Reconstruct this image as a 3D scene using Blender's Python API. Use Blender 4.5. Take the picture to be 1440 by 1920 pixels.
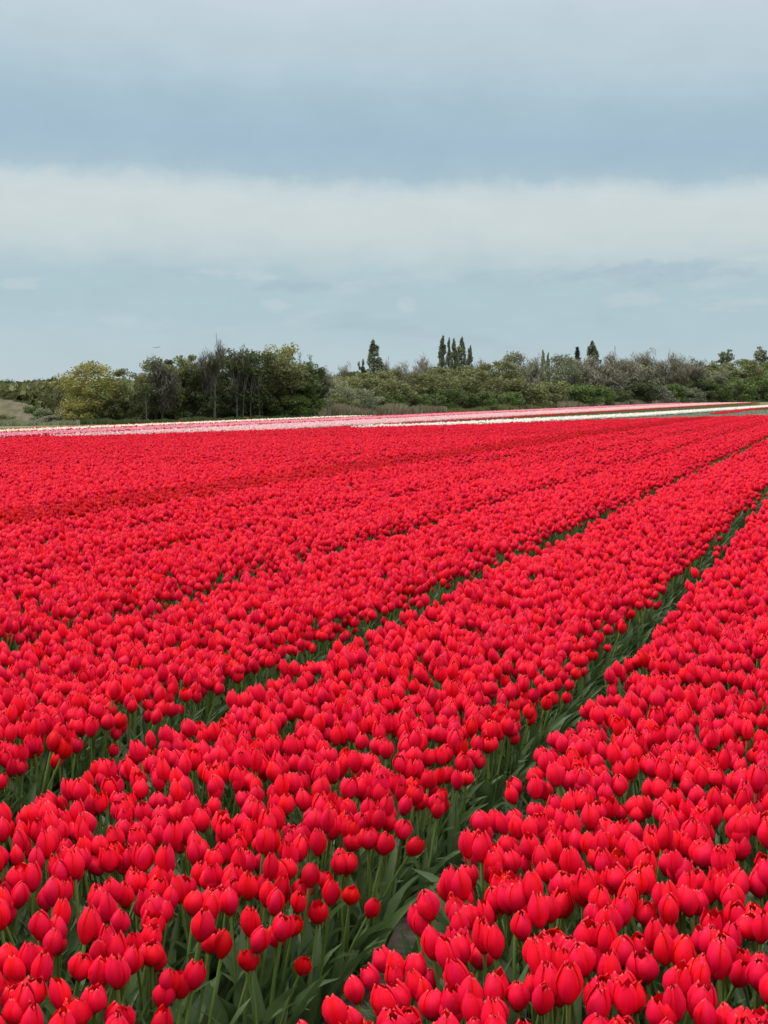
import bpy, math, random
import numpy as np
from mathutils import Matrix, Vector, Euler

for o in list(bpy.data.objects):
    bpy.data.objects.remove(o)
scene = bpy.context.scene
COL = scene.collection
R = math.radians

# ------------------------------------------------------------------ camera
CAM_H, PITCH, ROLL, FPX, PW, PH = 1.72, R(4.53), R(-0.9), 2600.0, 1440.0, 1920.0
cam_data = bpy.data.cameras.new('camera')
cam_data.sensor_fit = 'HORIZONTAL'
cam_data.sensor_width = 36.0
cam_data.lens = FPX / PW * 36.0
cam_data.clip_start = 0.05
cam_data.clip_end = 20000.0
cam = bpy.data.objects.new('camera', cam_data)
COL.objects.link(cam)
CAM_ROT = Matrix.Rotation(math.pi / 2 - PITCH, 3, 'X') @ Matrix.Rotation(ROLL, 3, 'Z')
cam.matrix_world = Matrix.Translation((0, 0, CAM_H)) @ CAM_ROT.to_4x4()
scene.camera = cam

# ------------------------------------------------------------------ world: Nishita sky under a broken layer of stratus
SUN_AZ, SUN_EL = R(-75), R(52)          # azimuth from +Y, clockwise positive
world = bpy.data.worlds.new('World')
scene.world = world
world.use_nodes = True
wn, wl = world.node_tree.nodes, world.node_tree.links
wn.clear()


class NT:
    """small helper to write shader maths"""
    def __init__(s, tree):
        s.n, s.l = tree.nodes, tree.links

    def node(s, t, **kw):
        n = s.n.new(t)
        for k, v in kw.items():
            setattr(n, k, v)
        return n

    def put(s, sock, v):
        if hasattr(v, 'is_output'):
            s.l.new(v, sock)
        elif isinstance(v, (tuple, list)) and len(v) == 3 and sock.type == 'RGBA':
            sock.default_value = (*v, 1)
        else:
            sock.default_value = v

    def m(s, op, a, b=0.0, c=None, clamp=False):
        n = s.node('ShaderNodeMath', operation=op, use_clamp=clamp)
        s.put(n.inputs[0], a)
        s.put(n.inputs[1], b)
        if c is not None:
            s.put(n.inputs[2], c)
        return n.outputs[0]

    def mix(s, f, a, b, blend='MIX'):
        n = s.node('ShaderNodeMix', data_type='RGBA', blend_type=blend)
        s.put(n.inputs[0], f)
        s.put(n.inputs[6], a)
        s.put(n.inputs[7], b)
        return n.outputs[2]

    def noise(s, vec, scale, detail=3.0, rough=0.5):
        n = s.node('ShaderNodeTexNoise')
        if vec is not None:
            s.l.new(vec, n.inputs['Vector'])
        n.inputs['Scale'].default_value = scale
        n.inputs['Detail'].default_value = detail
        n.inputs['Roughness'].default_value = rough
        return n.outputs['Fac']

    def xyz(s, x, y, z=0.0):
        n = s.node('ShaderNodeCombineXYZ')
        s.put(n.inputs[0], x)
        s.put(n.inputs[1], y)
        s.put(n.inputs[2], z)
        return n.outputs[0]

    def ramp(s, fac, stops, interp='LINEAR'):
        n = s.node('ShaderNodeValToRGB')
        cr = n.color_ramp
        cr.interpolation = interp
        while len(cr.elements) > 1:
            cr.elements.remove(cr.elements[-1])
        cr.elements[0].position = stops[0][0]
        cr.elements[0].color = (*stops[0][1], 1)
        for p, c in stops[1:]:
            e = cr.elements.new(p)
            e.color = (*c, 1)
        s.l.new(fac, n.inputs[0])
        return n.outputs[0]

    def step(s, v, lo, hi):
        n = s.node('ShaderNodeMapRange', interpolation_type='SMOOTHSTEP')
        s.put(n.inputs[0], v)
        n.inputs[1].default_value = lo
        n.inputs[2].default_value = hi
        return n.outputs[0]


W = NT(world.node_tree)
tc = W.node('ShaderNodeTexCoord')
nrm = W.node('ShaderNodeVectorMath', operation='NORMALIZE')
wl.new(tc.outputs['Generated'], nrm.inputs[0])
sep = W.node('ShaderNodeSeparateXYZ')
wl.new(nrm.outputs[0], sep.inputs[0])
elev = W.m('MULTIPLY', W.m('ARCSINE', sep.outputs[2]), 180 / math.pi)
az = W.m('MULTIPLY', W.m('ARCTAN2', sep.outputs[0], sep.outputs[1]), 180 / math.pi)
# soft large undulation, fibrous wisps along the cloud edges, the layer sinking slowly to the right
und = W.noise(W.xyz(W.m('MULTIPLY', az, 0.10), W.m('MULTIPLY', elev, 0.20), 3.0), 1.0, 3.0, 0.5)
fib = W.noise(W.xyz(W.m('MULTIPLY', az, 0.36), W.m('MULTIPLY', elev, 0.50), 7.0), 1.0, 7.0, 0.60)
e2 = W.m('ADD', elev, W.m('MULTIPLY', sep.outputs[0], 2.3))
e2 = W.m('ADD', e2, W.m('MULTIPLY', W.m('SUBTRACT', und, 0.5), 1.3))
e2 = W.m('ADD', e2, W.m('MULTIPLY', W.m('SUBTRACT', fib, 0.5), 1.6))
t_el = W.m('DIVIDE', e2, 90.0, clamp=True)
stops_deg = [
    (0.0, (0.288, 0.353, 0.382)), (1.4, (0.276, 0.346, 0.376)), (3.4, (0.248, 0.329, 0.365)), (5.0, (0.247, 0.327, 0.362)),
    (5.9, (0.302, 0.365, 0.382)), (6.9, (0.347, 0.392, 0.396)), (8.3, (0.357, 0.401, 0.407)), (8.7, (0.307, 0.370, 0.392)),
    (9.2, (0.227, 0.309, 0.362)), (10.3, (0.212, 0.294, 0.357)), (11.6, (0.225, 0.309, 0.363)), (13.6, (0.286, 0.357, 0.395)),
    (15.8, (0.330, 0.385, 0.422)), (24.0, (0.521, 0.563, 0.597)), (40.0, (1.050, 1.090, 1.120)), (65.0, (1.620, 1.650, 1.670)), (90.0, (1.850, 1.870, 1.890))]
cloud = W.ramp(t_el, [(d / 90.0, c) for d, c in stops_deg])
# thin far cumulus and grey patches under the band
low = W.m('MULTIPLY', W.step(elev, 1.2, 2.6), W.m('SUBTRACT', 1.0, W.step(elev, 5.2, 6.4)))
cum = W.noise(W.xyz(W.m('MULTIPLY', az, 0.22), W.m('MULTIPLY', elev, 0.75), 11.0), 1.0, 5.0, 0.55)
white_f = W.m('MULTIPLY', W.step(cum, 0.55, 0.72), low)
warp = W.noise(W.xyz(W.m('MULTIPLY', az, 0.8), W.m('MULTIPLY', elev, 2.2), 31.0), 1.0, 6.0, 0.6)


def cloudlet(a0, e0, wa, we):
    dx = W.m('DIVIDE', W.m('SUBTRACT', az, a0), wa)
    dy = W.m('DIVIDE', W.m('SUBTRACT', elev, e0), we)
    r2 = W.m('ADD', W.m('MULTIPLY', dx, dx), W.m('MULTIPLY', dy, dy))
    return W.step(W.m('ADD', W.m('SUBTRACT', 1.0, r2), W.m('MULTIPLY', W.m('SUBTRACT', warp, 0.5), 4.0)), 0.0, 1.2)


spots_w = None
for a0, e0, wa, we in ((-6.3, 5.25, 2.6, .30), (-14.5, 4.9, 1.6, .28), (10.2, 4.0, 1.5, .42), (14.2, 3.7, 2.0, .40), (-4.3, 4.0, .7, .35), (1.2, 3.9, .6, .35), (24, 4.3, 3, .5), (-23, 4.4, 3, .45)):
    c_ = cloudlet(a0, e0, wa, we)
    spots_w = c_ if spots_w is None else W.m('MAXIMUM', spots_w, c_)
spots_d = W.m('MAXIMUM', cloudlet(10.8, 5.0, 5.0, .60), cloudlet(-3.4, 4.75, 2.2, .30))
dark_f = W.m('MULTIPLY', W.step(W.noise(W.xyz(W.m('MULTIPLY', az, 0.16), W.m('MULTIPLY', elev, 0.9), 21.5), 1.0, 4.0, 0.5), 0.54, 0.68), low)
cloud = W.mix(W.m('MULTIPLY', white_f, 0.35), cloud, (0.320, 0.378, 0.402))
cloud = W.mix(W.m('MULTIPLY', dark_f, 0.30), cloud, (0.213, 0.282, 0.333))
cloud = W.mix(W.m('MULTIPLY', spots_d, 0.65), cloud, (0.220, 0.294, 0.346))
cloud = W.mix(W.m('MULTIPLY', spots_w, 0.42), cloud, (0.324, 0.377, 0.394))
mott = W.noise(W.xyz(W.m('MULTIPLY', az, 0.35), W.m('MULTIPLY', elev, 0.8), 5.0), 1.0, 5.0, 0.55)
gain = W.m('ADD', 0.94, W.m('MULTIPLY', mott, 0.12))
bgc = W.node('ShaderNodeBackground')
wl.new(cloud, bgc.inputs['Color'])
wl.new(gain, bgc.inputs['Strength'])
sky = W.node('ShaderNodeTexSky', sky_type='NISHITA')
sky.sun_disc = False
sky.sun_elevation = SUN_EL
sky.sun_rotation = SUN_AZ
bgs = W.node('ShaderNodeBackground')
bgs.inputs['Strength'].default_value = 0.06
wl.new(sky.outputs[0], bgs.inputs['Color'])
mixs = W.node('ShaderNodeMixShader')
mixs.inputs[0].default_value = 0.93
wl.new(bgs.outputs[0], mixs.inputs[1])
wl.new(bgc.outputs[0], mixs.inputs[2])
wo = W.node('ShaderNodeOutputWorld')
wl.new(mixs.outputs[0], wo.inputs['Surface'])

# ------------------------------------------------------------------ sun (veiled) and exposure
sun_d = bpy.data.lights.new('sun', 'SUN')
sun_d.energy = 1.5
sun_d.angle = R(14)
sun_d.color = (1.0, 0.95, 0.88)
sun = bpy.data.objects.new('sun', sun_d)
sv = Vector((math.sin(SUN_AZ) * math.cos(SUN_EL), math.cos(SUN_AZ) * math.cos(SUN_EL), math.sin(SUN_EL)))
sun.rotation_euler = sv.to_track_quat('Z', 'Y').to_euler()
sun.location = (-20, 10, 60)
COL.objects.link(sun)
vs = scene.view_settings
vs.view_transform = 'Standard'
vs.look = 'None'
vs.exposure = 0.80
vs.gamma = 1.0
vs.use_curve_mapping = False
scene.render.engine = 'CYCLES'
scene.cycles.max_bounces = 8
scene.cycles.diffuse_bounces = 4
scene.cycles.filter_width = 1.55

# ------------------------------------------------------------------ places on the ground
ROW = R(18.945)                                            # the beds run this far to the right of the view
UD = np.array([math.sin(ROW), math.cos(ROW)])              # along a bed
VD = np.array([-math.cos(ROW), math.sin(ROW)])             # across, to the left


def on_plane(px, py, z=0.0):
    d = CAM_ROT @ Vector(((px - PW / 2) / FPX, -(py - PH / 2) / FPX, -1))
    k = (z - CAM_H) / d.z
    return Vector((d.x * k, d.y * k, z))


def height_at(px, py, p):
    """height of something that stands at ground point p and reaches up to picture row py"""
    d = CAM_ROT @ Vector(((px - PW / 2) / FPX, -(py - PH / 2) / FPX, -1))
    return CAM_H + d.z * p.y / d.y


# ------------------------------------------------------------------ materials
def new_mat(name):
    m = bpy.data.materials.new(name)
    m.use_nodes = True
    m.node_tree.nodes.clear()
    t = NT(m.node_tree)
    out = t.node('ShaderNodeOutputMaterial')
    return m, t, out


def principled(t, color, rough=0.6, spec=0.4):
    b = t.node('ShaderNodeBsdfPrincipled')
    t.put(b.inputs['Base Color'], color)
    t.put(b.inputs['Roughness'], rough)
    t.put(b.inputs['Specular IOR Level'], spec)
    return b


def with_translucency(t, out, b, color, amount):
    tr = t.node('ShaderNodeBsdfTranslucent')
    t.put(tr.inputs['Color'], color)
    mx = t.node('ShaderNodeMixShader')
    mx.inputs[0].default_value = amount
    t.l.new(b.outputs[0], mx.inputs[1])
    t.l.new(tr.outputs[0], mx.inputs[2])
    t.l.new(mx.outputs[0], out.inputs['Surface'])


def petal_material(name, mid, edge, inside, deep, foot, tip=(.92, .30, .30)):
    m, t, out = new_mat(name)
    uv = t.node('ShaderNodeUVMap')
    s = t.node('ShaderNodeSeparateXYZ')
    t.l.new(uv.outputs[0], s.inputs[0])
    u, v = s.outputs[0], s.outputs[1]
    inst = t.node('ShaderNodeAttribute', attribute_type='INSTANCER', attribute_name='tone')
    tone = inst.outputs['Fac']
    au = t.m('MULTIPLY', t.m('ABSOLUTE', t.m('SUBTRACT', u, 0.5)), 2.0)
    streak = t.noise(t.xyz(t.m('MULTIPLY', u, 13.0), t.m('MULTIPLY', v, 1.6), t.m('MULTIPLY', tone, 9.0)), 1.0, 3.0, 0.6)
    e = t.step(t.m('ADD', t.m('ADD', t.m('POWER', au, 1.7), t.m('MULTIPLY', t.m('POWER', v, 5.0), 0.5)), t.m('MULTIPLY', t.m('SUBTRACT', streak, 0.5), 0.55)), 0.35, 1.1)
    c = t.mix(e, mid, edge)
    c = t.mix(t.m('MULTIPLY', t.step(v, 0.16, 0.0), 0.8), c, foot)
    c = t.mix(t.m('MULTIPLY', t.step(t.m('ADD', v, t.m('MULTIPLY', streak, 0.12)), 0.99, 1.06), 0.35), c, tip)  # specular glints at the petal ends, painted into the colour
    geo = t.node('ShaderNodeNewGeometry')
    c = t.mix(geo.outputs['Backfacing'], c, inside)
    c = t.mix(t.step(tone, 0.45, 1.0), c, deep)
    hs = t.node('ShaderNodeHueSaturation')
    rnd = t.node('ShaderNodeObjectInfo').outputs['Random']
    t.l.new(t.m('ADD', t.m('ADD', 0.76, t.m('MULTIPLY', rnd, 0.20)), t.m('MULTIPLY', streak, 0.22)), hs.inputs['Value'])
    t.l.new(t.m('ADD', 0.497, t.m('MULTIPLY', rnd, 0.006)), hs.inputs['Hue'])
    t.l.new(c, hs.inputs['Color'])
    c = hs.outputs[0]
    b = principled(t, c, t.m('ADD', 0.34, t.m('MULTIPLY', streak, 0.3)), 0.12)
    b.inputs['Sheen Weight'].default_value = 0.0
    b.inputs['Sheen Roughness'].default_value = 0.4
    b.inputs['Sheen Tint'].default_value = (1.0, 0.55, 0.62, 1)
    bump = t.node('ShaderNodeBump')
    bump.inputs['Strength'].default_value = 0.5
    bump.inputs['Distance'].default_value = 0.004
    t.l.new(streak, bump.inputs['Height'])
    t.l.new(bump.outputs[0], b.inputs['Normal'])
    with_translucency(t, out, b, c, 0.28)
    return m


MAT = {}
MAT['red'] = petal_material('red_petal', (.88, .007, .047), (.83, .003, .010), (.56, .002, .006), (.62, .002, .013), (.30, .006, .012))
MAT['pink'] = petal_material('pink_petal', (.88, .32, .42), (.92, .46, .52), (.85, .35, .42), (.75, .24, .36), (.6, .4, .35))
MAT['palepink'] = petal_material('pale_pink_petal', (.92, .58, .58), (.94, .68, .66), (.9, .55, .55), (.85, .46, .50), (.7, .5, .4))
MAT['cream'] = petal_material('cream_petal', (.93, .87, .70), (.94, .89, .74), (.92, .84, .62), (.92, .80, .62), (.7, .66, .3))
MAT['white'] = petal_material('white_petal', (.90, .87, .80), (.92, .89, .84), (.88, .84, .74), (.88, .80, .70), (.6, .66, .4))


def leaf_material(name, a, b_, rough, trans):
    m, t, out = new_mat(name)
    uv = t.node('ShaderNodeUVMap')
    s = t.node('ShaderNodeSeparateXYZ')
    t.l.new(uv.outputs[0], s.inputs[0])
    rnd = t.node('ShaderNodeObjectInfo').outputs['Random']
    st = t.noise(t.xyz(t.m('MULTIPLY', s.outputs[0], 16.0), t.m('MULTIPLY', s.outputs[1], 1.2), t.m('MULTIPLY', rnd, 20.0)), 1.0, 2.0, 0.5)
    f = t.m('ADD', t.m('MULTIPLY', st, 0.6), t.m('MULTIPLY', rnd, 0.5), clamp=True)
    c = t.mix(f, a, b_)
    b = principled(t, c, rough, 0.35)
    bump = t.node('ShaderNodeBump')
    bump.inputs['Strength'].default_value = 0.3
    bump.inputs['Distance'].default_value = 0.004
    t.l.new(st, bump.inputs['Height'])
    t.l.new(bump.outputs[0], b.inputs['Normal'])
    with_translucency(t, out, b, c, trans)
    return m


MAT['leaf'] = leaf_material('tulip_leaf', (.042, .092, .024), (.105, .165, .058), 0.42, 0.25)
MAT['stem'] = leaf_material('tulip_stem', (.105, .180, .035), (.15, .225, .055), 0.45, 0.15)


def soil_material(name, a, b_, c_, scale):
    m, t, out = new_mat(name)
    g = t.node('ShaderNodeTexCoord').outputs['Object']
    n1 = t.noise(g, scale, 8.0, 0.65)
    n2 = t.noise(g, scale * 0.06, 4.0, 0.55)
    c = t.mix(t.step(n1, 0.35, 0.7), a, b_)
    c = t.mix(t.step(n2, 0.42, 0.66), c, c_)
    b = principled(t, c, 0.95, 0.1)
    bump = t.node('ShaderNodeBump')
    bump.inputs['Strength'].default_value = 0.8
    bump.inputs['Distance'].default_value = 0.03
    t.l.new(n1, bump.inputs['Height'])
    t.l.new(bump.outputs[0], b.inputs['Normal'])
    t.l.new(b.outputs[0], out.inputs['Surface'])
    return m


MAT['soil'] = soil_material('sandy_soil', (.12, .10, .075), (.20, .17, .13), (.15, .13, .10), 22.0)
MAT['meadow'] = soil_material('meadow', (.075, .095, .035), (.11, .12, .055), (.14, .125, .07), 1.5)
MAT['dune'] = soil_material('dune_slope', (.115, .098, .066), (.070, .075, .036), (.15, .125, .088), 0.9)
MAT['sand'] = soil_material('bare_sand', (.42, .37, .30), (.36, .31, .24), (.40, .36, .28), 1.0)


def foliage_material(name, dark, light, trans=0.25):
    m, t, out = new_mat(name)
    geo = t.node('ShaderNodeNewGeometry')
    rnd = geo.outputs['Random Per Island']
    oi = t.node('ShaderNodeObjectInfo').outputs['Random']
    pos = t.node('ShaderNodeTexCoord').outputs['Object']
    n = t.noise(pos, 0.55, 3.0, 0.6)
    f = t.m('ADD', t.m('MULTIPLY', rnd, 0.45), t.m('MULTIPLY', t.step(n, 0.34, 0.68), 0.6), clamp=True)
    c = t.mix(f, dark, light)
    hs = t.node('ShaderNodeHueSaturation')
    t.l.new(t.m('ADD', 0.85, t.m('MULTIPLY', oi, 0.3)), hs.inputs['Value'])
    t.l.new(c, hs.inputs['Color'])
    c = hs.outputs[0]
    b = principled(t, c, 0.65, 0.25)
    with_translucency(t, out, b, c, trans)
    return m


MAT['f_dark'] = foliage_material('dark_green_foliage', (0.038, 0.052, 0.018), (0.092, 0.112, 0.040))
MAT['f_green'] = foliage_material('mid_green_foliage', (0.054, 0.086, 0.019), (0.140, 0.189, 0.049))
MAT['f_olive'] = foliage_material('olive_foliage', (0.087, 0.096, 0.031), (0.213, 0.218, 0.083))
MAT['f_yellow'] = foliage_material('yellow_green_foliage', (0.13, 0.13, 0.03), (0.33, 0.3, 0.085))
MAT['f_grey'] = foliage_material('grey_green_foliage', (0.138, 0.152, 0.085), (0.276, 0.287, 0.172))  # grey-green, lightened to paint in the haze over the right-hand thicket
MAT['f_twig'] = foliage_material('brown_grey_twigs', (0.118, 0.111, 0.076), (0.254, 0.236, 0.171), 0.1)  # colour lifted to stand in for haze on the far bare trees
MAT['f_twig_dark'] = foliage_material('dark_brown_twigs', (.060, .058, .038), (.120, .112, .076), 0.1)
MAT['f_poplar'] = foliage_material('poplar_foliage', (0.101, 0.121, 0.068), (0.216, 0.243, 0.149))
MAT['f_conifer'] = foliage_material('conifer_foliage', (.014, .022, .013), (.040, .052, .030), 0.1)
MAT['f_reed'] = foliage_material('dry_reeds', (.150, .130, .078), (.270, .235, .150))
MAT['f_plot'] = foliage_material('headless_tulip_foliage', (.16, .18, .125), (.27, .28, .21))


def bark_material(name, a, b_):
    m, t, out = new_mat(name)
    g = t.node('ShaderNodeTexCoord').outputs['Object']
    n = t.noise(g, 3.0, 4.0, 0.6)
    b = principled(t, t.mix(n, a, b_), 0.9, 0.1)
    t.l.new(b.outputs[0], out.inputs['Surface'])
    return m


MAT['bark_dark'] = bark_material('dark_bark', (.045, .038, .030), (.095, .082, .065))
MAT['bark_pale'] = bark_material('pale_bark', (.075, .070, .056), (.145, .135, .108))
m, t, out = new_mat('aircraft_grey')
t.l.new(principled(t, (.34, .36, .38), 0.5, 0.4).outputs[0], out.inputs['Surface'])
MAT['plane'] = m


# ------------------------------------------------------------------ mesh helpers
class Geo:
    def __init__(s):
        s.v, s.f, s.uv, s.mi, s.n = [], [], [], [], 0

    def add(s, verts, faces, uvs=None, mi=0):
        verts = np.asarray(verts, float)
        b = s.n
        s.v.append(verts)
        s.n += len(verts)
        for fc in faces:
            s.f.append(tuple(i + b for i in fc))
            s.mi.append(mi)
            s.uv.extend([tuple(uvs[i]) for i in fc] if uvs is not None else [(0, 0)] * len(fc))

    def merge(s, g, mi):
        b = s.n
        s.v.extend(g.v)
        s.n += g.n
        s.f.extend(tuple(i + b for i in f) for f in g.f)
        s.mi.extend([mi] * len(g.f))
        s.uv.extend(g.uv)

    def mesh(s, name, mats, smooth=True):
        me = bpy.data.meshes.new(name)
        me.from_pydata(np.concatenate(s.v).tolist(), [], s.f)
        ul = me.uv_layers.new(name='UVMap')
        ul.data.foreach_set('uv', np.asarray(s.uv, np.float32).ravel())
        for mm in mats:
            me.materials.append(mm)
        me.polygons.foreach_set('material_index', np.asarray(s.mi, np.int32))
        me.polygons.foreach_set('use_smooth', np.full(len(s.f), smooth))
        me.update()
        return me


def grid_faces(nu, nt, close=False):
    fs = []
    for j in range(nt - 1):
        for i in range(nu if close else nu - 1):
            i2 = (i + 1) % nu
            fs.append((j * nu + i, j * nu + i2, (j + 1) * nu + i2, (j + 1) * nu + i))
    return fs


def tube(g, pts, radii, sides=6, mi=0):
    pts = [Vector(p) for p in pts]
    vs, uv = [], []
    for k, p in enumerate(pts):
        d = (pts[min(k + 1, len(pts) - 1)] - pts[max(k - 1, 0)]).normalized()
        a = d.orthogonal().normalized() if abs(d.z) < .999 else Vector((1, 0, 0))
        b = d.cross(a)
        for i in range(sides):
            w = 2 * math.pi * i / sides
            vs.append(p + (a * math.cos(w) + b * math.sin(w)) * radii[k])
            uv.append((i / sides, k / (len(pts) - 1)))
    g.add([tuple(v) for v in vs], grid_faces(sides, len(pts), True), uv, mi)


def mesh_obj(name, me, parent=None, label=None, cat=None, group=None, kind=None):
    o = bpy.data.objects.new(name, me)
    COL.objects.link(o)
    if parent is not None:
        o.parent = parent
    tag(o, label, cat, group, kind)
    return o


def tag(o, label=None, cat=None, group=None, kind=None):
    for k, v in (('label', label), ('category', cat), ('group', group), ('kind', kind)):
        if v:
            o[k] = v
    return o


def empty(name, loc, label, cat, group=None):
    o = bpy.data.objects.new(name, None)
    o.empty_display_size = 0.1
    o.location = loc
    COL.objects.link(o)
    return tag(o, label, cat, group)


# ------------------------------------------------------------------ ground
def sheet(name, pts, z, mat, label, cat):
    g = Geo()
    g.add([(x, y, z) for x, y in pts], [tuple(range(len(pts)))])
    return mesh_obj(name, g.mesh(name, [mat], False), None, label, cat, None, 'structure')


sheet('ground', [(-6000, -400), (6000, -400), (6000, 9000), (-6000, 9000)], 0.0, MAT['meadow'], 'flat grassy ground around the tulip fields', 'ground')
sheet('field_soil', [(-30, -6), (60, -6), (190, 300), (130, 330), (-2, 150), (-60, 62)], 0.006, MAT['soil'], 'sandy soil under the tulip beds', 'soil')
# ------------------------------------------------------------------ tulips: parts
rng = np.random.default_rng(11)


def petal_geo(ang, rad, hgt, openness, width, curl, rg, tipw=0.10, nu=5, nt=7):
    us = np.linspace(-1, 1, nu)
    ts = np.array([0, .12, .30, .52, .72, .88, 1.0])
    g = Geo()
    vs, uv = [], []
    lean = rg.normal(0, .05)
    wob = rg.normal(0, .048, nu)
    for t_ in ts:
        body = .30 + .70 * math.sin(min(t_ / .46, 1) * math.pi / 2) ** .9
        if t_ > .42:
            k = (t_ - .42) / .58
            body -= (0.86 - 1.30 * openness) * k ** 2.05
        r = rad * body
        if t_ > .8:
            r += rad * curl * ((t_ - .8) / .2) ** 2
        z = hgt * (t_ ** .92)
        wt = .48 + .52 * math.sin(min(t_ / .42, 1) * math.pi / 2)
        if t_ > .42:
            wt = max(tipw, (1 - ((t_ - .42) / .58) ** 2.1) ** .75 if t_ < 1 else tipw)
        for iu, u in enumerate(us):
            half = width * wt
            rr = max(r, rad * .40)
            th = half * u / rr * rad
            th = max(-1.25, min(1.25, th))
            q = r * (1.05 - .15 * u * u) + rad * wob[iu] * t_
            a = ang + th + lean * t_
            zz = z - hgt * .03 * u * u * t_ + hgt * wob[(iu + 2) % nu] * .5 * t_ * t_
            vs.append((q * math.cos(a), q * math.sin(a), zz))
            uv.append(((u + 1) / 2, t_))
    g.add(vs, grid_faces(nu, len(ts)), uv)
    return g


def leaf_geo(ang, length, width, rise, arch, rg, base_z=0.0):
    g = Geo()
    n = 7
    vs, uv = [], []
    p = np.array([0.008, 0.0, base_z])
    pit = rise
    twist = rg.normal(0, .5)
    side = rg.normal(0, .25)
    for k in range(n):
        t_ = k / (n - 1)
        w = width * (0.45 + .55 * math.sin(min(t_ / .4, 1) * math.pi / 2)) * (1 - max(0, (t_ - .35) / .65) ** 1.8) + .001
        tw = twist * t_
        dirv = np.array([math.cos(pit), 0, math.sin(pit)])
        nor = np.array([-math.sin(pit), 0, math.cos(pit)])
        lat = np.array([0, 1, 0]) * math.cos(tw) + nor * math.sin(tw)
        nn = -np.array([0, 1, 0]) * math.sin(tw) + nor * math.cos(tw)
        wav = rg.normal(0, .10) * w
        for u in (-1, 0, 1):
            q = p + lat * (u * w * .5) + nn * (abs(u) * w * .28 + u * wav) + np.array([0, side * length * t_ * t_ * .5, 0])
            vs.append((q[0] * math.cos(ang) - q[1] * math.sin(ang), q[0] * math.sin(ang) + q[1] * math.cos(ang), max(q[2], .012)))
            uv.append(((u + 1) / 2, t_))
        p = p + dirv * length / (n - 1)
        pit -= arch / (n - 1) * (0.4 + 1.2 * t_)
    g.add(vs, grid_faces(3, n), uv)
    return g


# name, openness, radius, height, petal width, tip curl, stem height, stem bend, share inside a bed, share on its edge
KINDS = [
    ('tightly closed', -.02, .0235, .072, 1.00, .00, .395, .015, 9, 4), ('tightly closed', .02, .0245, .070, 1.02, .03, .380, .030, 8, 4),
    ('egg-shaped', .06, .0265, .068, 1.02, .02, .385, -.02, 10, 5), ('egg-shaped', .10, .0270, .065, 1.05, .05, .370, .02, 9, 6),
    ('egg-shaped', .08, .0260, .066, .98, .08, .378, .045, 8, 6), ('plump', .14, .0290, .064, 1.05, .02, .380, .035, 7, 9),
    ('plump', .18, .0300, .062, 1.04, .06, .370, -.03, 6, 9), ('pointed', .04, .0245, .076, .96, .14, .400, .02, 9, 4),
    ('pointed', .10, .0255, .074, .94, .20, .385, -.015, 9, 5), ('pointed', .14, .0262, .072, .92, .26, .375, .05, 7, 5),
    ('half-open', .26, .0295, .064, .96, .06, .370, .03, 6, 11), ('half-open', .32, .0305, .062, .94, .14, .350, .045, 4, 10),
    ('wide open', .48, .0310, .060, .90, .14, .345, .04, 1.5, 6), ('ragged-topped', .22, .0280, .068, .88, .26, .365, .05, 5, 6),
    ('ragged-topped', .28, .0285, .070, .84, .34, .375, -.04, 4, 6), ('crooked', .16, .0270, .066, .96, .15, .365, .085, 3, 5)]


def tulip_geo(k):
    nm, op, rad, hgt, wid, curl, sh, bend = KINDS[k][:8]
    hgt *= .98
    rg = np.random.default_rng(100 + k)
    a0 = rg.uniform(0, 6.28)
    petals = []
    top = np.array([bend * math.cos(a0), bend * math.sin(a0), sh])
    tilt = Matrix.Rotation(bend * 4.0, 3, Vector((-math.sin(a0), math.cos(a0), 0)))
    for i in range(6):
        inner = i % 2
        g = petal_geo(a0 + i * math.pi / 3 + rg.normal(0, .07), rad * (.82 if inner else 1.0), hgt * (rg.uniform(.86, .98) if inner else rg.uniform(.90, 1.06)),
                      op + rg.normal(0, .03 + .12 * max(op, 0)) + (0 if inner else rg.normal(.0, .03)), wid * (1.0 if inner else .98) * rg.uniform(.92, 1.06), curl * rg.uniform(.2, 1.6), rg,
                      tipw=.05 if not inner else .08)
        g.v = [np.array([(tilt @ Vector(p)) for p in a]) + top for a in g.v]
        petals.append(g)
    st = Geo()
    pts = []
    for j in range(5):
        s = j / 4
        pts.append((top[0] * s * s, top[1] * s * s, top[2] * s + .003 * (s == 1)))
    tube(st, pts, [.0050, .0046, .0042, .0040, .0046], 6)
    leaves = []
    for j in range(2 + (k % 2)):
        leaves.append(leaf_geo(a0 + j * 2.3 + rg.normal(0, .3), rg.uniform(.24, .33), rg.uniform(.030, .050), R(rg.uniform(66, 82)), R(rg.uniform(20, 75)), rg, .02 + .03 * j))
    return petals, st, leaves


PARTS = [tulip_geo(k) for k in range(len(KINDS))]
MESH_PARTS = []
for k, (petals, st, leaves) in enumerate(PARTS):
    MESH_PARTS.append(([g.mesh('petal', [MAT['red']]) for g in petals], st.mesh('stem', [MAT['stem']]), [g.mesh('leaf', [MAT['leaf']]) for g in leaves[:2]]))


def joined(k, mat, nleaf=3):
    petals, st, leaves = PARTS[k]
    g = Geo()
    for p in petals:
        g.merge(p, 0)
    g.merge(st, 1)
    for l in leaves[:nleaf]:
        g.merge(l, 2)
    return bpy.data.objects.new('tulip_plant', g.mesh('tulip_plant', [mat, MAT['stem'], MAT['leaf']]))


def leaf_clump(seed):
    rg = np.random.default_rng(seed)
    g = Geo()
    for j in range(6):
        l = leaf_geo(rg.uniform(0, 6.28), rg.uniform(.14, .29), rg.uniform(.014, .040), R(rg.uniform(40, 85)), R(rg.uniform(20, 90)), rg, .01)
        g.merge(l, 0)
    return bpy.data.objects.new('leaf_clump', g.mesh('leaf_clump', [MAT['leaf']]))


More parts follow.
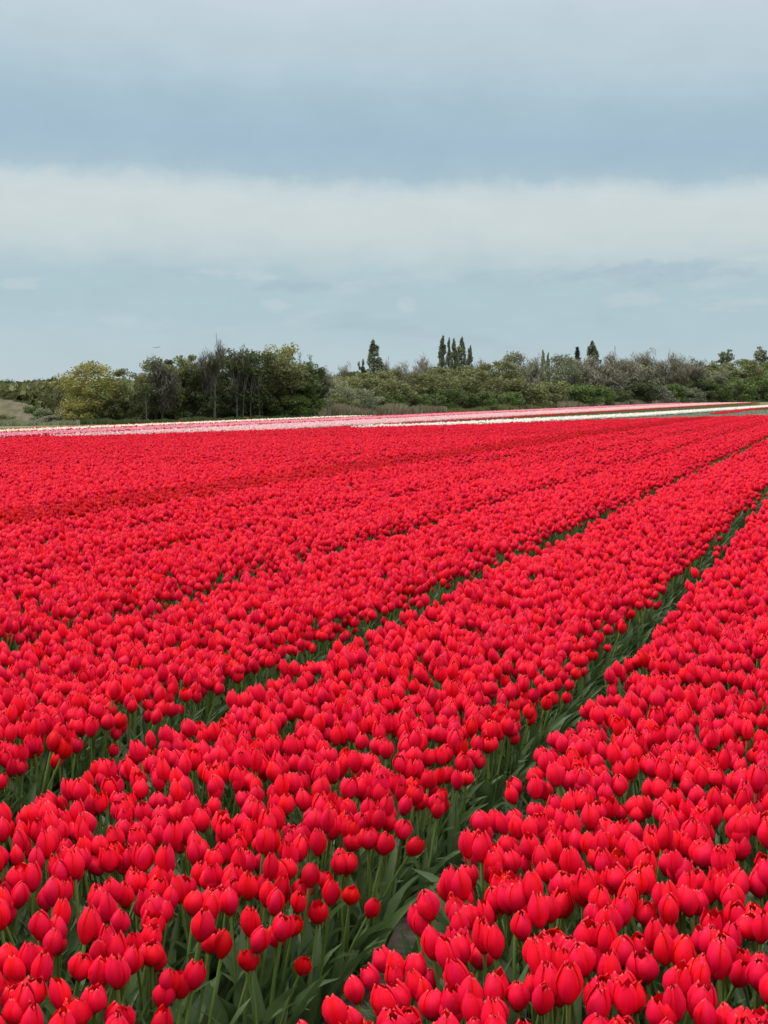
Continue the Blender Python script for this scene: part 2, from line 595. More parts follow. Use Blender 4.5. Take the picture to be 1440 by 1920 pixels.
# ------------------------------------------------------------------ scatter helper: one object, copies of real plants
def scatter(name, pos, rot, scl, var, tone, sources, label, cat, kind='stuff', fat=None):
    me = bpy.data.meshes.new(name)
    n = len(pos)
    me.vertices.add(n)
    me.vertices.foreach_set('co', np.asarray(pos, np.float32).ravel())
    a = me.attributes.new('rot', 'FLOAT_VECTOR', 'POINT')
    a.data.foreach_set('vector', np.asarray(rot, np.float32).ravel())
    fat = np.clip(np.random.default_rng(len(pos)).normal(1, .08, n), .8, 1.25) if fat is None else fat
    for nm, arr in (('scl', scl), ('tone', tone), ('fat', fat)):
        a = me.attributes.new(nm, 'FLOAT', 'POINT')
        a.data.foreach_set('value', np.asarray(arr, np.float32))
    a = me.attributes.new('var', 'INT', 'POINT')
    a.data.foreach_set('value', np.asarray(var, np.int32))
    o = mesh_obj(name, me, None, label, cat, None, kind)
    ng = bpy.data.node_groups.new(name, 'GeometryNodeTree')
    ng.interface.new_socket('Geometry', in_out='INPUT', socket_type='NodeSocketGeometry')
    ng.interface.new_socket('Geometry', in_out='OUTPUT', socket_type='NodeSocketGeometry')
    N, L = ng.nodes, ng.links
    gi, go = N.new('NodeGroupInput'), N.new('NodeGroupOutput')

    def attr(nm, ty):
        x = N.new('GeometryNodeInputNamedAttribute')
        x.data_type = ty
        x.inputs['Name'].default_value = nm
        return x.outputs['Attribute']
    av, ar, asc = attr('var', 'INT'), attr('rot', 'FLOAT_VECTOR'), attr('scl', 'FLOAT')
    e2r = N.new('FunctionNodeEulerToRotation')
    L.new(ar, e2r.inputs[0])
    comb = N.new('ShaderNodeCombineXYZ')
    wide = N.new('ShaderNodeMath')
    wide.operation = 'MULTIPLY'
    L.new(asc, wide.inputs[0])
    L.new(attr('fat', 'FLOAT'), wide.inputs[1])
    L.new(wide.outputs[0], comb.inputs[0])
    L.new(wide.outputs[0], comb.inputs[1])
    L.new(asc, comb.inputs[2])
    join = N.new('GeometryNodeJoinGeometry')
    for k, src in enumerate(sources):
        cmp_ = N.new('FunctionNodeCompare')
        cmp_.data_type, cmp_.operation = 'INT', 'EQUAL'
        ins = [s for s in cmp_.inputs if s.type == 'INT']
        L.new(av, ins[0])
        ins[1].default_value = k
        sp = N.new('GeometryNodeSeparateGeometry')
        sp.domain = 'POINT'
        L.new(gi.outputs[0], sp.inputs['Geometry'])
        L.new(cmp_.outputs[0], sp.inputs['Selection'])
        oi = N.new('GeometryNodeObjectInfo')
        oi.transform_space = 'ORIGINAL'
        oi.inputs['Object'].default_value = src
        oi.inputs['As Instance'].default_value = True
        ip = N.new('GeometryNodeInstanceOnPoints')
        L.new(sp.outputs['Selection'], ip.inputs['Points'])
        L.new(oi.outputs['Geometry'], ip.inputs['Instance'])
        L.new(e2r.outputs[0], ip.inputs['Rotation'])
        L.new(comb.outputs[0], ip.inputs['Scale'])
        L.new(ip.outputs[0], join.inputs[0])
    L.new(join.outputs[0], go.inputs[0])
    md = o.modifiers.new('plants', 'NODES')
    md.node_group = ng
    return o


def vnoise(p, cell, seed):
    """smooth value noise at 2-D points, 0..1"""
    q = p / cell
    i = np.floor(q).astype(np.int64)
    f = q - i
    f = f * f * (3 - 2 * f)

    def h(a, b):
        x = (a * 374761393 + b * 668265263 + seed * 974634777) & 0xffffffff
        x = ((x ^ (x >> 13)) * 1274126177) & 0xffffffff
        return ((x ^ (x >> 16)) & 0xffff) / 65535.0
    a, b = i[:, 0], i[:, 1]
    return (h(a, b) * (1 - f[:, 0]) + h(a + 1, b) * f[:, 0]) * (1 - f[:, 1]) + (h(a, b + 1) * (1 - f[:, 0]) + h(a + 1, b + 1) * f[:, 0]) * f[:, 1]


# far end of the red field: the beds stop along this slanting line (ground points)
END = np.array([(-60, 25.0), (-16.3, 59.1), (-11.3, 62.0), (-6.2, 67.5), (0.1, 71.5), (7.2, 77.5), (16.2, 86.5), (25.9, 93.5), (50, 108)])


def in_view(xy, margin=1.4, near=1.3):
    return (xy[:, 1] > near) & (np.abs(xy[:, 0]) < xy[:, 1] * .277 * 1.03 + margin)


# ------------------------------------------------------------------ the red field
PATHS = [-0.30, 1.175, 2.70, 4.34, 5.95, 7.35, 8.55, 10.05, 11.6, 13.1]
while PATHS[-1] < 40:
    PATHS.append(PATHS[-1] + 1.5)
GAPS = [.20, .24, .29, .23, .16, .14, .12, .10] + [.08] * 40
P, B, ROWN, BED = [], [], [], []
for b in range(len(PATHS) - 1):
    v0, v1 = PATHS[b] + GAPS[b] / 2, PATHS[b + 1] - GAPS[b + 1] / 2
    w = v1 - v0
    near = b <= 4
    for (u0, u1, sv_, su_) in ((0.8, 26, .067, .063), (26, 48, .095, .095), (48, 118, .125, .13)):
        nr = max(2, int(round(w / sv_)))
        us = np.arange(u0, u1, su_)
        rr, uu = np.meshgrid(np.arange(nr), us, indexing='ij')
        rr, uu = rr.ravel(), uu.ravel()
        v = v0 + (rr + .5) * w / nr + rng.normal(0, .017, len(rr))
        uu = uu + (rr % 2) * su_ / 2 + rng.uniform(-.5, .5, len(rr)) * su_ * .85
        vc = (v0 + v1) / 2
        rel = (v - vc) / (w / 2)
        vb = vc + (v - vc) * .91
        bl = uu[:, None] * UD + v[:, None] * VD
        bs = uu[:, None] * UD + vb[:, None] * VD
        ok = in_view(bl) & (bl[:, 1] < np.interp(bl[:, 0], END[:, 0], END[:, 1]) + vnoise(bl, .5, 3) * .8 - .4)
        # thin spots: stragglers along the bed edges, small gaps inside
        hole = vnoise(bl, .16, 5) * .6 + vnoise(bl, .45, 6) * .4
        edge = (rel < 0) & (np.abs(rel) > 1 - 2.6 / nr)
        thr = np.where(edge, .68, .90)
        ok &= (hole < thr) | (rng.random(len(rr)) < .12)
        ok &= rng.random(len(rr)) > .015
        # a thin patch at the near corner of the left bed, where stems stand bare
        bare = np.exp(-((uu - 2.75) / .55) ** 2 - ((v - 1.34) / .22) ** 2) + .8 * np.exp(-((uu - 2.75) / .35) ** 2 - ((v - 1.95) / .10) ** 2)
        ok &= rng.random(len(rr)) > bare * .85 * (v > 1.2)
        P.append(bl[ok])
        B.append(bs[ok])
        ROWN.append(np.stack([rr[ok], np.full(ok.sum(), nr), rel[ok] * 100], 1))
        BED.append(np.full(ok.sum(), b))
P, B, ROWN, BED = np.concatenate(P), np.concatenate(B), np.concatenate(ROWN), np.concatenate(BED)
n = len(P)
rel = ROWN[:, 2] / 100
edge_r = (ROWN[:, 0] < 1.5)                      # the side of a bed that faces its right-hand path
edge_l = (ROWN[:, 0] > ROWN[:, 1] - 2.5)
off = P - B
sigma = .072
calm = np.where(np.abs(rel) > .9, .55, 1.0) * .42      # the outer rows keep their line along the path
offx = off[:, 0] + rng.normal(0, sigma, n) * calm
offy = off[:, 1] + rng.normal(0, sigma, n) * calm
lean = np.hypot(offx, offy)
tau = np.arctan2(lean, .42)
ROT = np.stack([tau, np.zeros(n), np.arctan2(offx, -offy)], 1)
low_f = vnoise(P, .6, 8)
SCL = .995 + .14 * low_f + rng.normal(0, .045, n)
SCL -= np.where(edge_r | edge_l, np.abs(rng.normal(0, .09, n)), 0)
SCL = np.clip(SCL, .70, 1.22)
NK = len(KINDS)
FAT = np.clip(rng.normal(.97, .085, n), .78, 1.22)
pc, pe = np.array([k[8] for k in KINDS]), np.array([k[9] for k in KINDS])
VAR = np.where(edge_r, rng.choice(NK, n, p=pe / pe.sum()), rng.choice(NK, n, p=pc / pc.sum()))
TONE = np.clip(rng.normal(.32, .16, n) + np.where(edge_r, .24, 0) + np.where(VAR >= 10, .12, 0), 0, 1)
DARK = BED == 6                                   # a bed of a darker, lower variety
corner = np.exp(-((P @ UD - 2.9) / .8) ** 2 - ((P @ VD - 1.45) / .30) ** 2) * (P @ VD > 1.2)
TONE = np.clip(TONE + .35 * corner, 0, 1)
TONE[DARK] = np.clip(rng.normal(.97, .03, DARK.sum()), 0, 1)
SCL[DARK] *= .97
BASE = np.concatenate([B, np.zeros((n, 1))], 1)
BASE[:, 2] = .004

# which ~300 blooms show largest: a coarse painter's pass over the near ones, front to back
STEMH = np.array([k[6] + k[3] / 2 for k in KINDS])
RADS = np.array([k[2] for k in KINDS])
HEAD = BASE + np.stack([np.sin(tau) * np.sin(ROT[:, 2]), -np.sin(tau) * np.cos(ROT[:, 2]), np.cos(tau)], 1) * (STEMH[VAR] * SCL)[:, None]
Rm = np.array(CAM_ROT)
cs = (HEAD - np.array([0, 0, CAM_H])) @ Rm
px = 720 + FPX * cs[:, 0] / -cs[:, 2]
py = 960 - FPX * cs[:, 1] / -cs[:, 2]
cand = np.nonzero((-cs[:, 2] < 8) & (px > -60) & (px < 1500) & (py < 2000))[0]
cand = cand[np.argsort(-cs[cand, 2])]
taken = np.zeros((960, 720), bool)
seen = np.zeros(n)
for i in cand:
    s = FPX / 2 / -cs[i, 2]
    x, y, ra, rb = px[i] / 2, py[i] / 2, RADS[VAR[i]] * SCL[i] * s, .036 * SCL[i] * s
    x0, x1, y0, y1 = int(max(0, x - ra)), int(min(720, x + ra + 1)), int(max(0, y - rb)), int(min(960, y + rb + 1))
    if x1 <= x0 or y1 <= y0:
        continue
    yy, xx = np.mgrid[y0:y1, x0:x1]
    e = ((xx + .5 - x) / ra) ** 2 + ((yy + .5 - y) / rb) ** 2 < 1
    free = e & ~taken[y0:y1, x0:x1]
    seen[i] = free.sum()
    taken[y0:y1, x0:x1] |= e
TOP = np.argsort(-seen)[:300]
is_top = np.zeros(n, bool)
is_top[TOP] = True

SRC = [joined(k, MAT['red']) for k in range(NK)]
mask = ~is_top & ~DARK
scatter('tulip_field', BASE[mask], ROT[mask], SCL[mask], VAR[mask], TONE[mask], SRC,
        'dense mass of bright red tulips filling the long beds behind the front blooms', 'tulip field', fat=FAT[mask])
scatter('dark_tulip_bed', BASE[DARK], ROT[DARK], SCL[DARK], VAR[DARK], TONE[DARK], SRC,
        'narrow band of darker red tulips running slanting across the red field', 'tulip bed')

# leaves that fill the narrow paths
LP, LS = [], []
for b in range(0, 6):
    us = np.arange(.8, 60 if b < 4 else 40, .022)
    v = PATHS[b] + rng.normal(0, GAPS[b] * .75, len(us))
    q = us[:, None] * UD + v[:, None] * VD
    ok = in_view(q)
    LP.append(q[ok])
    LS.append(np.clip(.82 - .30 * (1 - np.abs(v[ok] - PATHS[b]) / (GAPS[b] * 1.1)) + rng.normal(0, .12, ok.sum()), .35, 1.1))
LP, LS = np.concatenate(LP), np.concatenate(LS)
k = len(LP)
scatter('path_leaves', np.concatenate([LP, np.full((k, 1), .003)], 1), np.stack([np.zeros(k), np.zeros(k), rng.uniform(0, 6.28, k)], 1), LS,
        rng.integers(0, 5, k), np.zeros(k), [leaf_clump(s) for s in range(5)], 'dark green tulip leaves crowding the narrow paths between the beds', 'tulip leaves')

# ------------------------------------------------------------------ the 300 front tulips, each a thing with its petals, stem and leaves
ORD = ('first second third fourth fifth sixth seventh eighth ninth tenth eleventh twelfth thirteenth fourteenth fifteenth sixteenth seventeenth eighteenth nineteenth twentieth '
       'twenty-first twenty-second twenty-third twenty-fourth twenty-fifth twenty-sixth twenty-seventh twenty-eighth twenty-ninth thirtieth thirty-first thirty-second '
       'thirty-third thirty-fourth thirty-fifth thirty-sixth thirty-seventh thirty-eighth thirty-ninth fortieth').split()


def tone_word(x):
    return 'pinkish red' if x < .26 else 'bright red' if x < .48 else 'deep red' if x < .72 else 'dark red'


rows = {}
for i in TOP:
    b = BED[i]
    if b == 0:
        key = (0, int(ROWN[i, 1] - 1 - ROWN[i, 0]))       # rows counted from the green path
    elif b == 1:
        key = (1, int(ROWN[i, 0]))
    else:
        key = (int(b), int(ROWN[i, 0]))
    rows.setdefault(key, []).append(i)
for key, members in rows.items():
    members.sort(key=lambda i: P[i] @ UD)
    for j, i in enumerate(members):
        side = {0: 'row right of the path', 1: 'row left of the path'}.get(key[0], 'row behind the left bed')
        where = 'in path-edge ' + side if key[1] == 0 else ORD[key[1]] + ' ' + side
        lab = '%s %s tulip, %s from the bottom, %s' % (tone_word(TONE[i]), KINDS[VAR[i]][0], ORD[j], where)
        root = empty('tulip', BASE[i], lab, 'tulip', 'red tulips at the front of the field')
        root.rotation_euler = ROT[i]
        root.scale = (SCL[i] * FAT[i], SCL[i] * FAT[i], SCL[i])
        pm, sm, lm = MESH_PARTS[VAR[i]]
        for nm, me in [('petal', x) for x in pm] + [('stem', sm)] + [('leaf', x) for x in lm]:
            c = bpy.data.objects.new(nm, me)
            COL.objects.link(c)
            c.parent = root
            c['tone'] = float(TONE[i])
SCATTER_COUNTS = [n]

# ------------------------------------------------------------------ far beds of other colours
def along(pts, t):
    pts = np.asarray(pts, float)
    d = np.r_[0, np.cumsum(np.hypot(*np.diff(pts, axis=0).T))]
    return np.stack([np.interp(t * d[-1], d, pts[:, 0]), np.interp(t * d[-1], d, pts[:, 1])], 1), d[-1]


def far_bed(name, near_pts, far_pts, srcs, density, label, scale=1.0, bands=None, tone=.3, cat='tulip bed', beyond=1.0):
    l = along(near_pts, np.array([0.]))[1]
    wd = np.hypot(*(np.asarray(near_pts[0]) - np.asarray(far_pts[0])))
    k = int(l * wd * density)
    t_, s_ = rng.random(k), rng.random(k)
    if bands:                                              # bare tracks between the beds of this strip
        ph = (s_ * bands) % 1.0
        keep = ph < .84
        t_, s_ = t_[keep], s_[keep]
    a, b = along(near_pts, t_)[0], along(far_pts, t_)[0]
    q = a + (b - a) * s_[:, None]
    ok = in_view(q, 4.0) & (q[:, 1] > np.interp(q[:, 0], END[:, 0], END[:, 1]) + beyond)
    q = q[ok]
    k = len(q)
    return scatter(name, np.concatenate([q, np.full((k, 1), .004)], 1), np.stack([rng.normal(0, .1, k), np.zeros(k), rng.uniform(0, 6.28, k)], 1),
                   scale * np.clip(rng.normal(1, .07, k), .7, 1.2), rng.integers(0, len(srcs), k), np.clip(rng.normal(tone, .15, k), 0, 1), srcs, label, cat)


def src_set(mat):
    return [joined(k, MAT[mat], 1) for k in (2, 3, 5, 8)]


def uvp(u, v):
    return tuple(u * UD + v * VD)


far_bed('cream_tulip_bed', [uvp(40, 41.8), uvp(120, 41.8)], [uvp(40, 45.2), uvp(120, 45.2)], src_set('cream'), 90,
        'long cream yellow strip of tulips, the one nearest to the dark wood', 1.1)
far_bed('pink_tulip_bed', [uvp(40, 35.6), uvp(300, 32.7)], [uvp(40, 40.2), uvp(300, 39.2)], src_set('pink'), 60,
        'rose pink strip of tulips between the cream strip and the pale pink strip', 1.1)
far_bed('pale_pink_tulip_bed', [uvp(44, 28.2), uvp(300, 21.5)], [uvp(44, 34.1), uvp(300, 31.3)], src_set('palepink'), 60,
        'pale pink strip of tulips touching the far edge of the red field', 1.1)
far_bed('crimson_tulip_bed', [uvp(44, 26.0), uvp(300, 19.5)], [uvp(44, 28.0), uvp(300, 21.3)], [joined(k, MAT['red'], 1) for k in (2, 4)], 12,
        'dark crimson strip of tulips between the pale pink and white strips', 0.95, tone=.95)
far_bed('white_tulip_bed', [(-2.2, 69.6), (0.4, 70.5), (7.4, 79), (18.2, 99), (45, 162), (75, 232), (120, 330)], [(-0.6, 74.5), (2.4, 77), (7.6, 87), (20.5, 112), (48, 176), (79, 256), (117, 340)], src_set('white'), 60,
        'bright white strip of tulips behind the right half of the red field', 1.1, beyond=.8)
far_bed('crimson_tulip_bed', [uvp(40, 40.3), uvp(150, 40.3)], [uvp(40, 41.7), uvp(150, 41.7)], [joined(k, MAT['red'], 1) for k in (2, 4)], 40,
        'narrow crimson line of tulips between the cream and the rose pink strips', 1.12, tone=.95)
far_bed('crimson_tulip_bed', [uvp(40, 34.2), uvp(300, 31.4)], [uvp(40, 35.5), uvp(300, 32.6)], [joined(k, MAT['red'], 1) for k in (2, 4)], 30,
        'narrow crimson line of tulips between the rose pink and pale pink strips', 1.12, tone=.95)
far_bed('scarlet_tulip_bed', [uvp(112, 10.2), uvp(270, 9.6)], [uvp(112, 11.2), uvp(270, 10.6)], [joined(k, MAT['red'], 1) for k in (2, 4)], 40,
        'thin scarlet strip of tulips between white strip and grey-green plot', 1.0, tone=.5)
far_bed('dull_red_tulip_bed', [uvp(60, 47.5), uvp(112, 47.5)], [uvp(60, 53.0), uvp(112, 49.5)], [joined(k, MAT['red'], 1) for k in (2, 4)], 22,
        'dull red strip of tulips along the dune side of the cream strip', 0.9, tone=.95)

# a plot of tulips with the heads cut off
g = Geo()
for j in range(5):
    g.merge(leaf_geo(j * 1.3, .26, .05, R(70), R(60), np.random.default_rng(j + 50), .01), 0)
plot_src = bpy.data.objects.new('cut_plant', g.mesh('cut_plant', [MAT['f_plot']]))
far_bed('headless_tulip_plot', [(11, 81), (26.5, 95.5), (60, 118)], [(16.5, 97), (31, 128), (80, 215)], [plot_src], 18,
        'grey-green plot of headless tulips just beyond the end of the red beds', 1.55, cat='plot', beyond=1.2)

# ------------------------------------------------------------------ trees
def cards(centres, size, asp, rg, upbias=0.0):
    """small leaf-shaped faces at the given centres: verts, faces"""
    k = len(centres)
    a = rg.normal(0, 1, (k, 3))
    a[:, 2] += upbias * np.sign(a[:, 2] + 1e-6)
    a /= np.linalg.norm(a, axis=1)[:, None]
    b = np.cross(a, rg.normal(0, 1, (k, 3)))
    b /= np.linalg.norm(b, axis=1)[:, None]
    s = size * rg.uniform(.55, 1.45, k)[:, None]
    v = np.stack([centres - a * s, centres + b * s * asp, centres + a * s * rg.uniform(.7, 1.2, (k, 1)), centres - b * s * asp], 1).reshape(-1, 3)
    return v, np.arange(4 * k).reshape(k, 4)


def fast_mesh(name, v, f, mats):
    me = bpy.data.meshes.new(name)
    k = len(f)
    me.vertices.add(len(v))
    me.vertices.foreach_set('co', np.asarray(v, np.float32).ravel())
    me.loops.add(k * 4)
    me.loops.foreach_set('vertex_index', f.astype(np.int32).ravel())
    me.polygons.add(k)
    me.polygons.foreach_set('loop_start', np.arange(0, 4 * k, 4, dtype=np.int32))
    for mm in mats:
        me.materials.append(mm)
    me.update(calc_edges=True)
    return me


def blob(c, r, k, rg):
    d = rg.normal(0, 1, (k, 3))
    d /= np.linalg.norm(d, axis=1)[:, None]
    return np.asarray(c) + d * np.asarray(r) * (rg.random((k, 1)) ** .45)


def branches(g, base, direction, length, radius, depth, rg, tips, sides=5, spread=.55, up=.25, kids=(2, 4)):
    p = Vector(base)
    d = Vector(direction).normalized()
    pts, rad = [p.copy()], [radius]
    ns = 3
    for k in range(ns):
        d = (d + Vector(rg.normal(0, .13, 3)) + Vector((0, 0, up * .2))).normalized()
        p = p + d * length / ns
        pts.append(p.copy())
        rad.append(radius * (1 - .45 * (k + 1) / ns))
    tube(g, pts, rad, sides)
    if depth == 0:
        tips.append(np.array(p))
        tips.append(np.array(pts[1]))
        return
    for k in range(rg.integers(kids[0], kids[1] + 1)):
        q = pts[rg.integers(1, ns + 1)] if k else pts[-1]
        nd = (d + Vector(rg.normal(0, spread, 3)) + Vector((0, 0, up))).normalized()
        branches(g, q, nd, length * rg.uniform(.55, .8), radius * .52, depth - 1, rg, tips, max(3, sides - 1), spread, up, kids)


def broad(seed, w=.34, low=.14, lobes=38, k=150, size=.018, crown_mid=.56):
    """unit-height broadleaf tree: returns trunk geo, crown mesh"""
    rg = np.random.default_rng(seed)
    tr = Geo()
    tips = []
    branches(tr, (0, 0, 0), (0, 0, 1), .34, .016, 2, rg, tips, 6, .5, .5)
    cs_ = []
    for j in range(lobes):
        z = rg.uniform(low, .93)
        wid = w * math.sqrt(max(.05, 1 - ((z - crown_mid) / (.5 if z > crown_mid else .62)) ** 2))
        a, q = rg.uniform(0, 6.28), rg.random() ** .5
        c = (wid * q * math.cos(a), wid * q * math.sin(a), z)
        r = rg.uniform(.075, .14)
        cs_.append(blob(c, (r, r, r * .7), int(k * rg.uniform(.5, 1.4)), rg))
    top = np.concatenate(cs_)
    top = top[(top[:, 2] > .02) & (top[:, 2] < 1.02)]
    v, f = cards(top, size, .55, rg)
    return tr, (v, f)


def twiggy(seed, w=.30, k=2400, twig=.05, depth=3):
    rg = np.random.default_rng(seed)
    tr = Geo()
    tips = []
    branches(tr, (0, 0, 0), (0, 0, 1), .36, .014, depth, rg, tips, 6, .42, .55, (3, 4))
    tips = np.array(tips)
    mz = tips[:, 2].max()
    tips[:, 2] *= .95 / mz
    tr.v = [a * np.array([1, 1, .95 / mz]) for a in tr.v]
    c = tips[rg.integers(0, len(tips), k)] + rg.normal(0, .032, (k, 3))
    v, f = cards(c, twig, .07, rg, .8)
    return tr, (v, f)


def poplar(seed, w=.10, k=3600):
    rg = np.random.default_rng(seed)
    tr = Geo()
    tube(tr, [(0, 0, 0), (.004, 0, .4), (0, .003, .9)], [.014, .010, .003], 5)
    cs_ = []
    for j in range(44):
        z = .10 + .86 * (j + rg.random()) / 44
        wid = w * min(1, (z + .05) * 4) * (1 - max(0, (z - .38) / .66) ** 1.5)
        a = rg.uniform(0, 6.28)
        c = (wid * .55 * math.cos(a), wid * .55 * math.sin(a), z)
        cs_.append(blob(c, (max(.012, wid * .5), max(.012, wid * .5), .05), int(k / 44), rg))
    top = np.concatenate(cs_)
    v, f = cards(top, .014, .45, rg, .9)
    return tr, (v, f)


def bush(seed, k=4600, size=.028):
    rg = np.random.default_rng(seed)
    tr = Geo()
    for j in range(4):
        a = rg.uniform(0, 6.28)
        tube(tr, [(0, 0, 0), (.15 * math.cos(a), .15 * math.sin(a), .3), (.25 * math.cos(a), .25 * math.sin(a), .6)], [.02, .014, .006], 4)
    cs_ = []
    for j in range(18):
        a, q = rg.uniform(0, 6.28), rg.random() ** .5
        z = rg.uniform(.12, .84)
        wid = .62 * math.sqrt(max(.1, 1 - (z / 1.05) ** 2))
        cs_.append(blob((wid * q * math.cos(a), wid * q * math.sin(a), z), (.2, .2, .17), k // 18, rg))
    top = np.concatenate(cs_)
    top = top[top[:, 2] > .01]
    v, f = cards(top, size, .6, rg)
    return tr, (v, f)


def conifer(seed):
    rg = np.random.default_rng(seed)
    tr = Geo()
    tube(tr, [(0, 0, 0), (0, 0, .95)], [.02, .004], 5)
    z = rg.uniform(.2, 1.0, 900)
    a = rg.uniform(0, 6.28, 900)
    tier = .55 + .45 * np.abs(np.sin(z * 22))
    r = .24 * (1.02 - z) * tier * rg.random(900) ** .4
    v, f = cards(np.stack([r * np.cos(a), r * np.sin(a), z - r * .3], 1), .03, .35, rg)
    return tr, (v, f)


def windswept(seed):
    """thin crown of separate tufts on leaning limbs, sky between them"""
    rg = np.random.default_rng(seed)
    tr = Geo()
    tips = []
    branches(tr, (0, 0, 0), (.12, 0, 1), .46, .020, 3, rg, tips, 6, .55, .30, (3, 4))
    tips = np.array(tips)
    mz = tips[:, 2].max()
    tips[:, 2] *= .93 / mz
    tr.v = [a * np.array([1, 1, .93 / mz]) for a in tr.v]
    cs_ = [blob(p, (.06, .06, .035), 22, rg) for p in tips[tips[:, 2] > .45]]
    v, f = cards(np.concatenate(cs_), .022, .55, rg)
    return tr, (v, f)


def snag(seed):
    rg = np.random.default_rng(seed)
    tr = Geo()
    tips = []
    branches(tr, (0, 0, 0), (0, 0, 1), .92, .010, 0, rg, tips, 6)
    for j in range(14):
        z = rg.uniform(.5, .95)
        d = rg.normal(0, 1, 3)
        tube(tr, [(0, 0, z), tuple(np.array((d[0] * .03, d[1] * .03, z + .05)))], [.004, .001], 3)
    c = np.stack([rg.normal(0, .025, 160), rg.normal(0, .025, 160), rg.uniform(.6, 1, 160)], 1)
    v, f = cards(c, .018, .3, rg, 1)
    return tr, (v, f)


BUILD = {'broad': [broad(s) for s in (1, 2, 3, 4)], 'tall': [broad(s, .27, .14, 44, 150, .017, .58) for s in (11, 12, 13)],
         'willow': [broad(s, .40, .05, 120, 75, .015, .44) for s in (21, 22)],
         'twiggy': [twiggy(s) for s in (31, 32, 33, 34)], 'poplar': [poplar(s) for s in (41, 42, 43)], 'bush': [bush(s) for s in (51, 52, 53, 54)],
         'conifer': [conifer(61)], 'windswept': [windswept(s) for s in (71, 72)], 'snag': [snag(81)]}
MESHES = {}
for kind, lst in BUILD.items():
    out_ = []
    for tr, (v, f) in lst:
        # remember the real half-width so that a tree can be stretched to a given size
        zt = np.percentile(v[:, 2], 99.7)
        v[:, 2] /= zt
        tr.v = [a * np.array([1, 1, 1 / zt]) for a in tr.v]
        half = np.percentile(np.abs(v[:, 0]), 96)
        trunk_me = tr.mesh('trunk', [MAT['bark_dark']])
        out_.append((trunk_me, fast_mesh('crown', v, f, [MAT['f_dark']]), half))
    MESHES[kind] = out_
NAMES = {'broad': 'broadleaf_tree', 'tall': 'broadleaf_tree', 'willow': 'willow_tree', 'twiggy': 'bare_tree', 'poplar': 'poplar_tree', 'bush': 'bush',
         'conifer': 'conifer_tree', 'windswept': 'windswept_tree', 'snag': 'dead_tree'}
CATS = {'bush': 'bush', 'willow': 'willow tree', 'poplar': 'poplar', 'conifer': 'conifer'}

# foot of the far growth along the picture, as seen
FX = np.array([-200, 0, 300, 590, 800, 1000, 1240, 1440, 1640])
FY = np.array([803, 797, 793, 785, 775, 768, 758.5, 753, 749])


def tree(kind, px, top, wpx, mat, label, group, back=1.0, bark='bark_dark', var=None):
    p = on_plane(px, float(np.interp(px, FX, FY)))
    p = Vector((p.x * back, p.y * back, 0))
    h = height_at(px, top, p)
    wm = wpx * p.y / FPX * (1.35 if kind == 'poplar' else 1.0)
    vlist = MESHES[kind]
    i = (var if var is not None else int(px * 7 + top)) % len(vlist)
    trunk_me, crown_me, half = vlist[i]
    root = empty(NAMES[kind], (p.x, p.y, -.01), label, CATS.get(kind, 'tree'), group)
    root.rotation_euler = (0, 0, (px * 1.37) % 6.28)
    sx = wm / 2 / half
    root.scale = (sx, sx, h)
    a = mesh_obj('stem' if kind == 'bush' else 'trunk', trunk_me, root)
    b = mesh_obj('foliage' if kind == 'bush' else 'crown', crown_me, root)
    a.material_slots[0].link = 'OBJECT'
    a.material_slots[0].material = MAT[bark]
    b.material_slots[0].link = 'OBJECT'
    b.material_slots[0].material = MAT[mat]
    return root

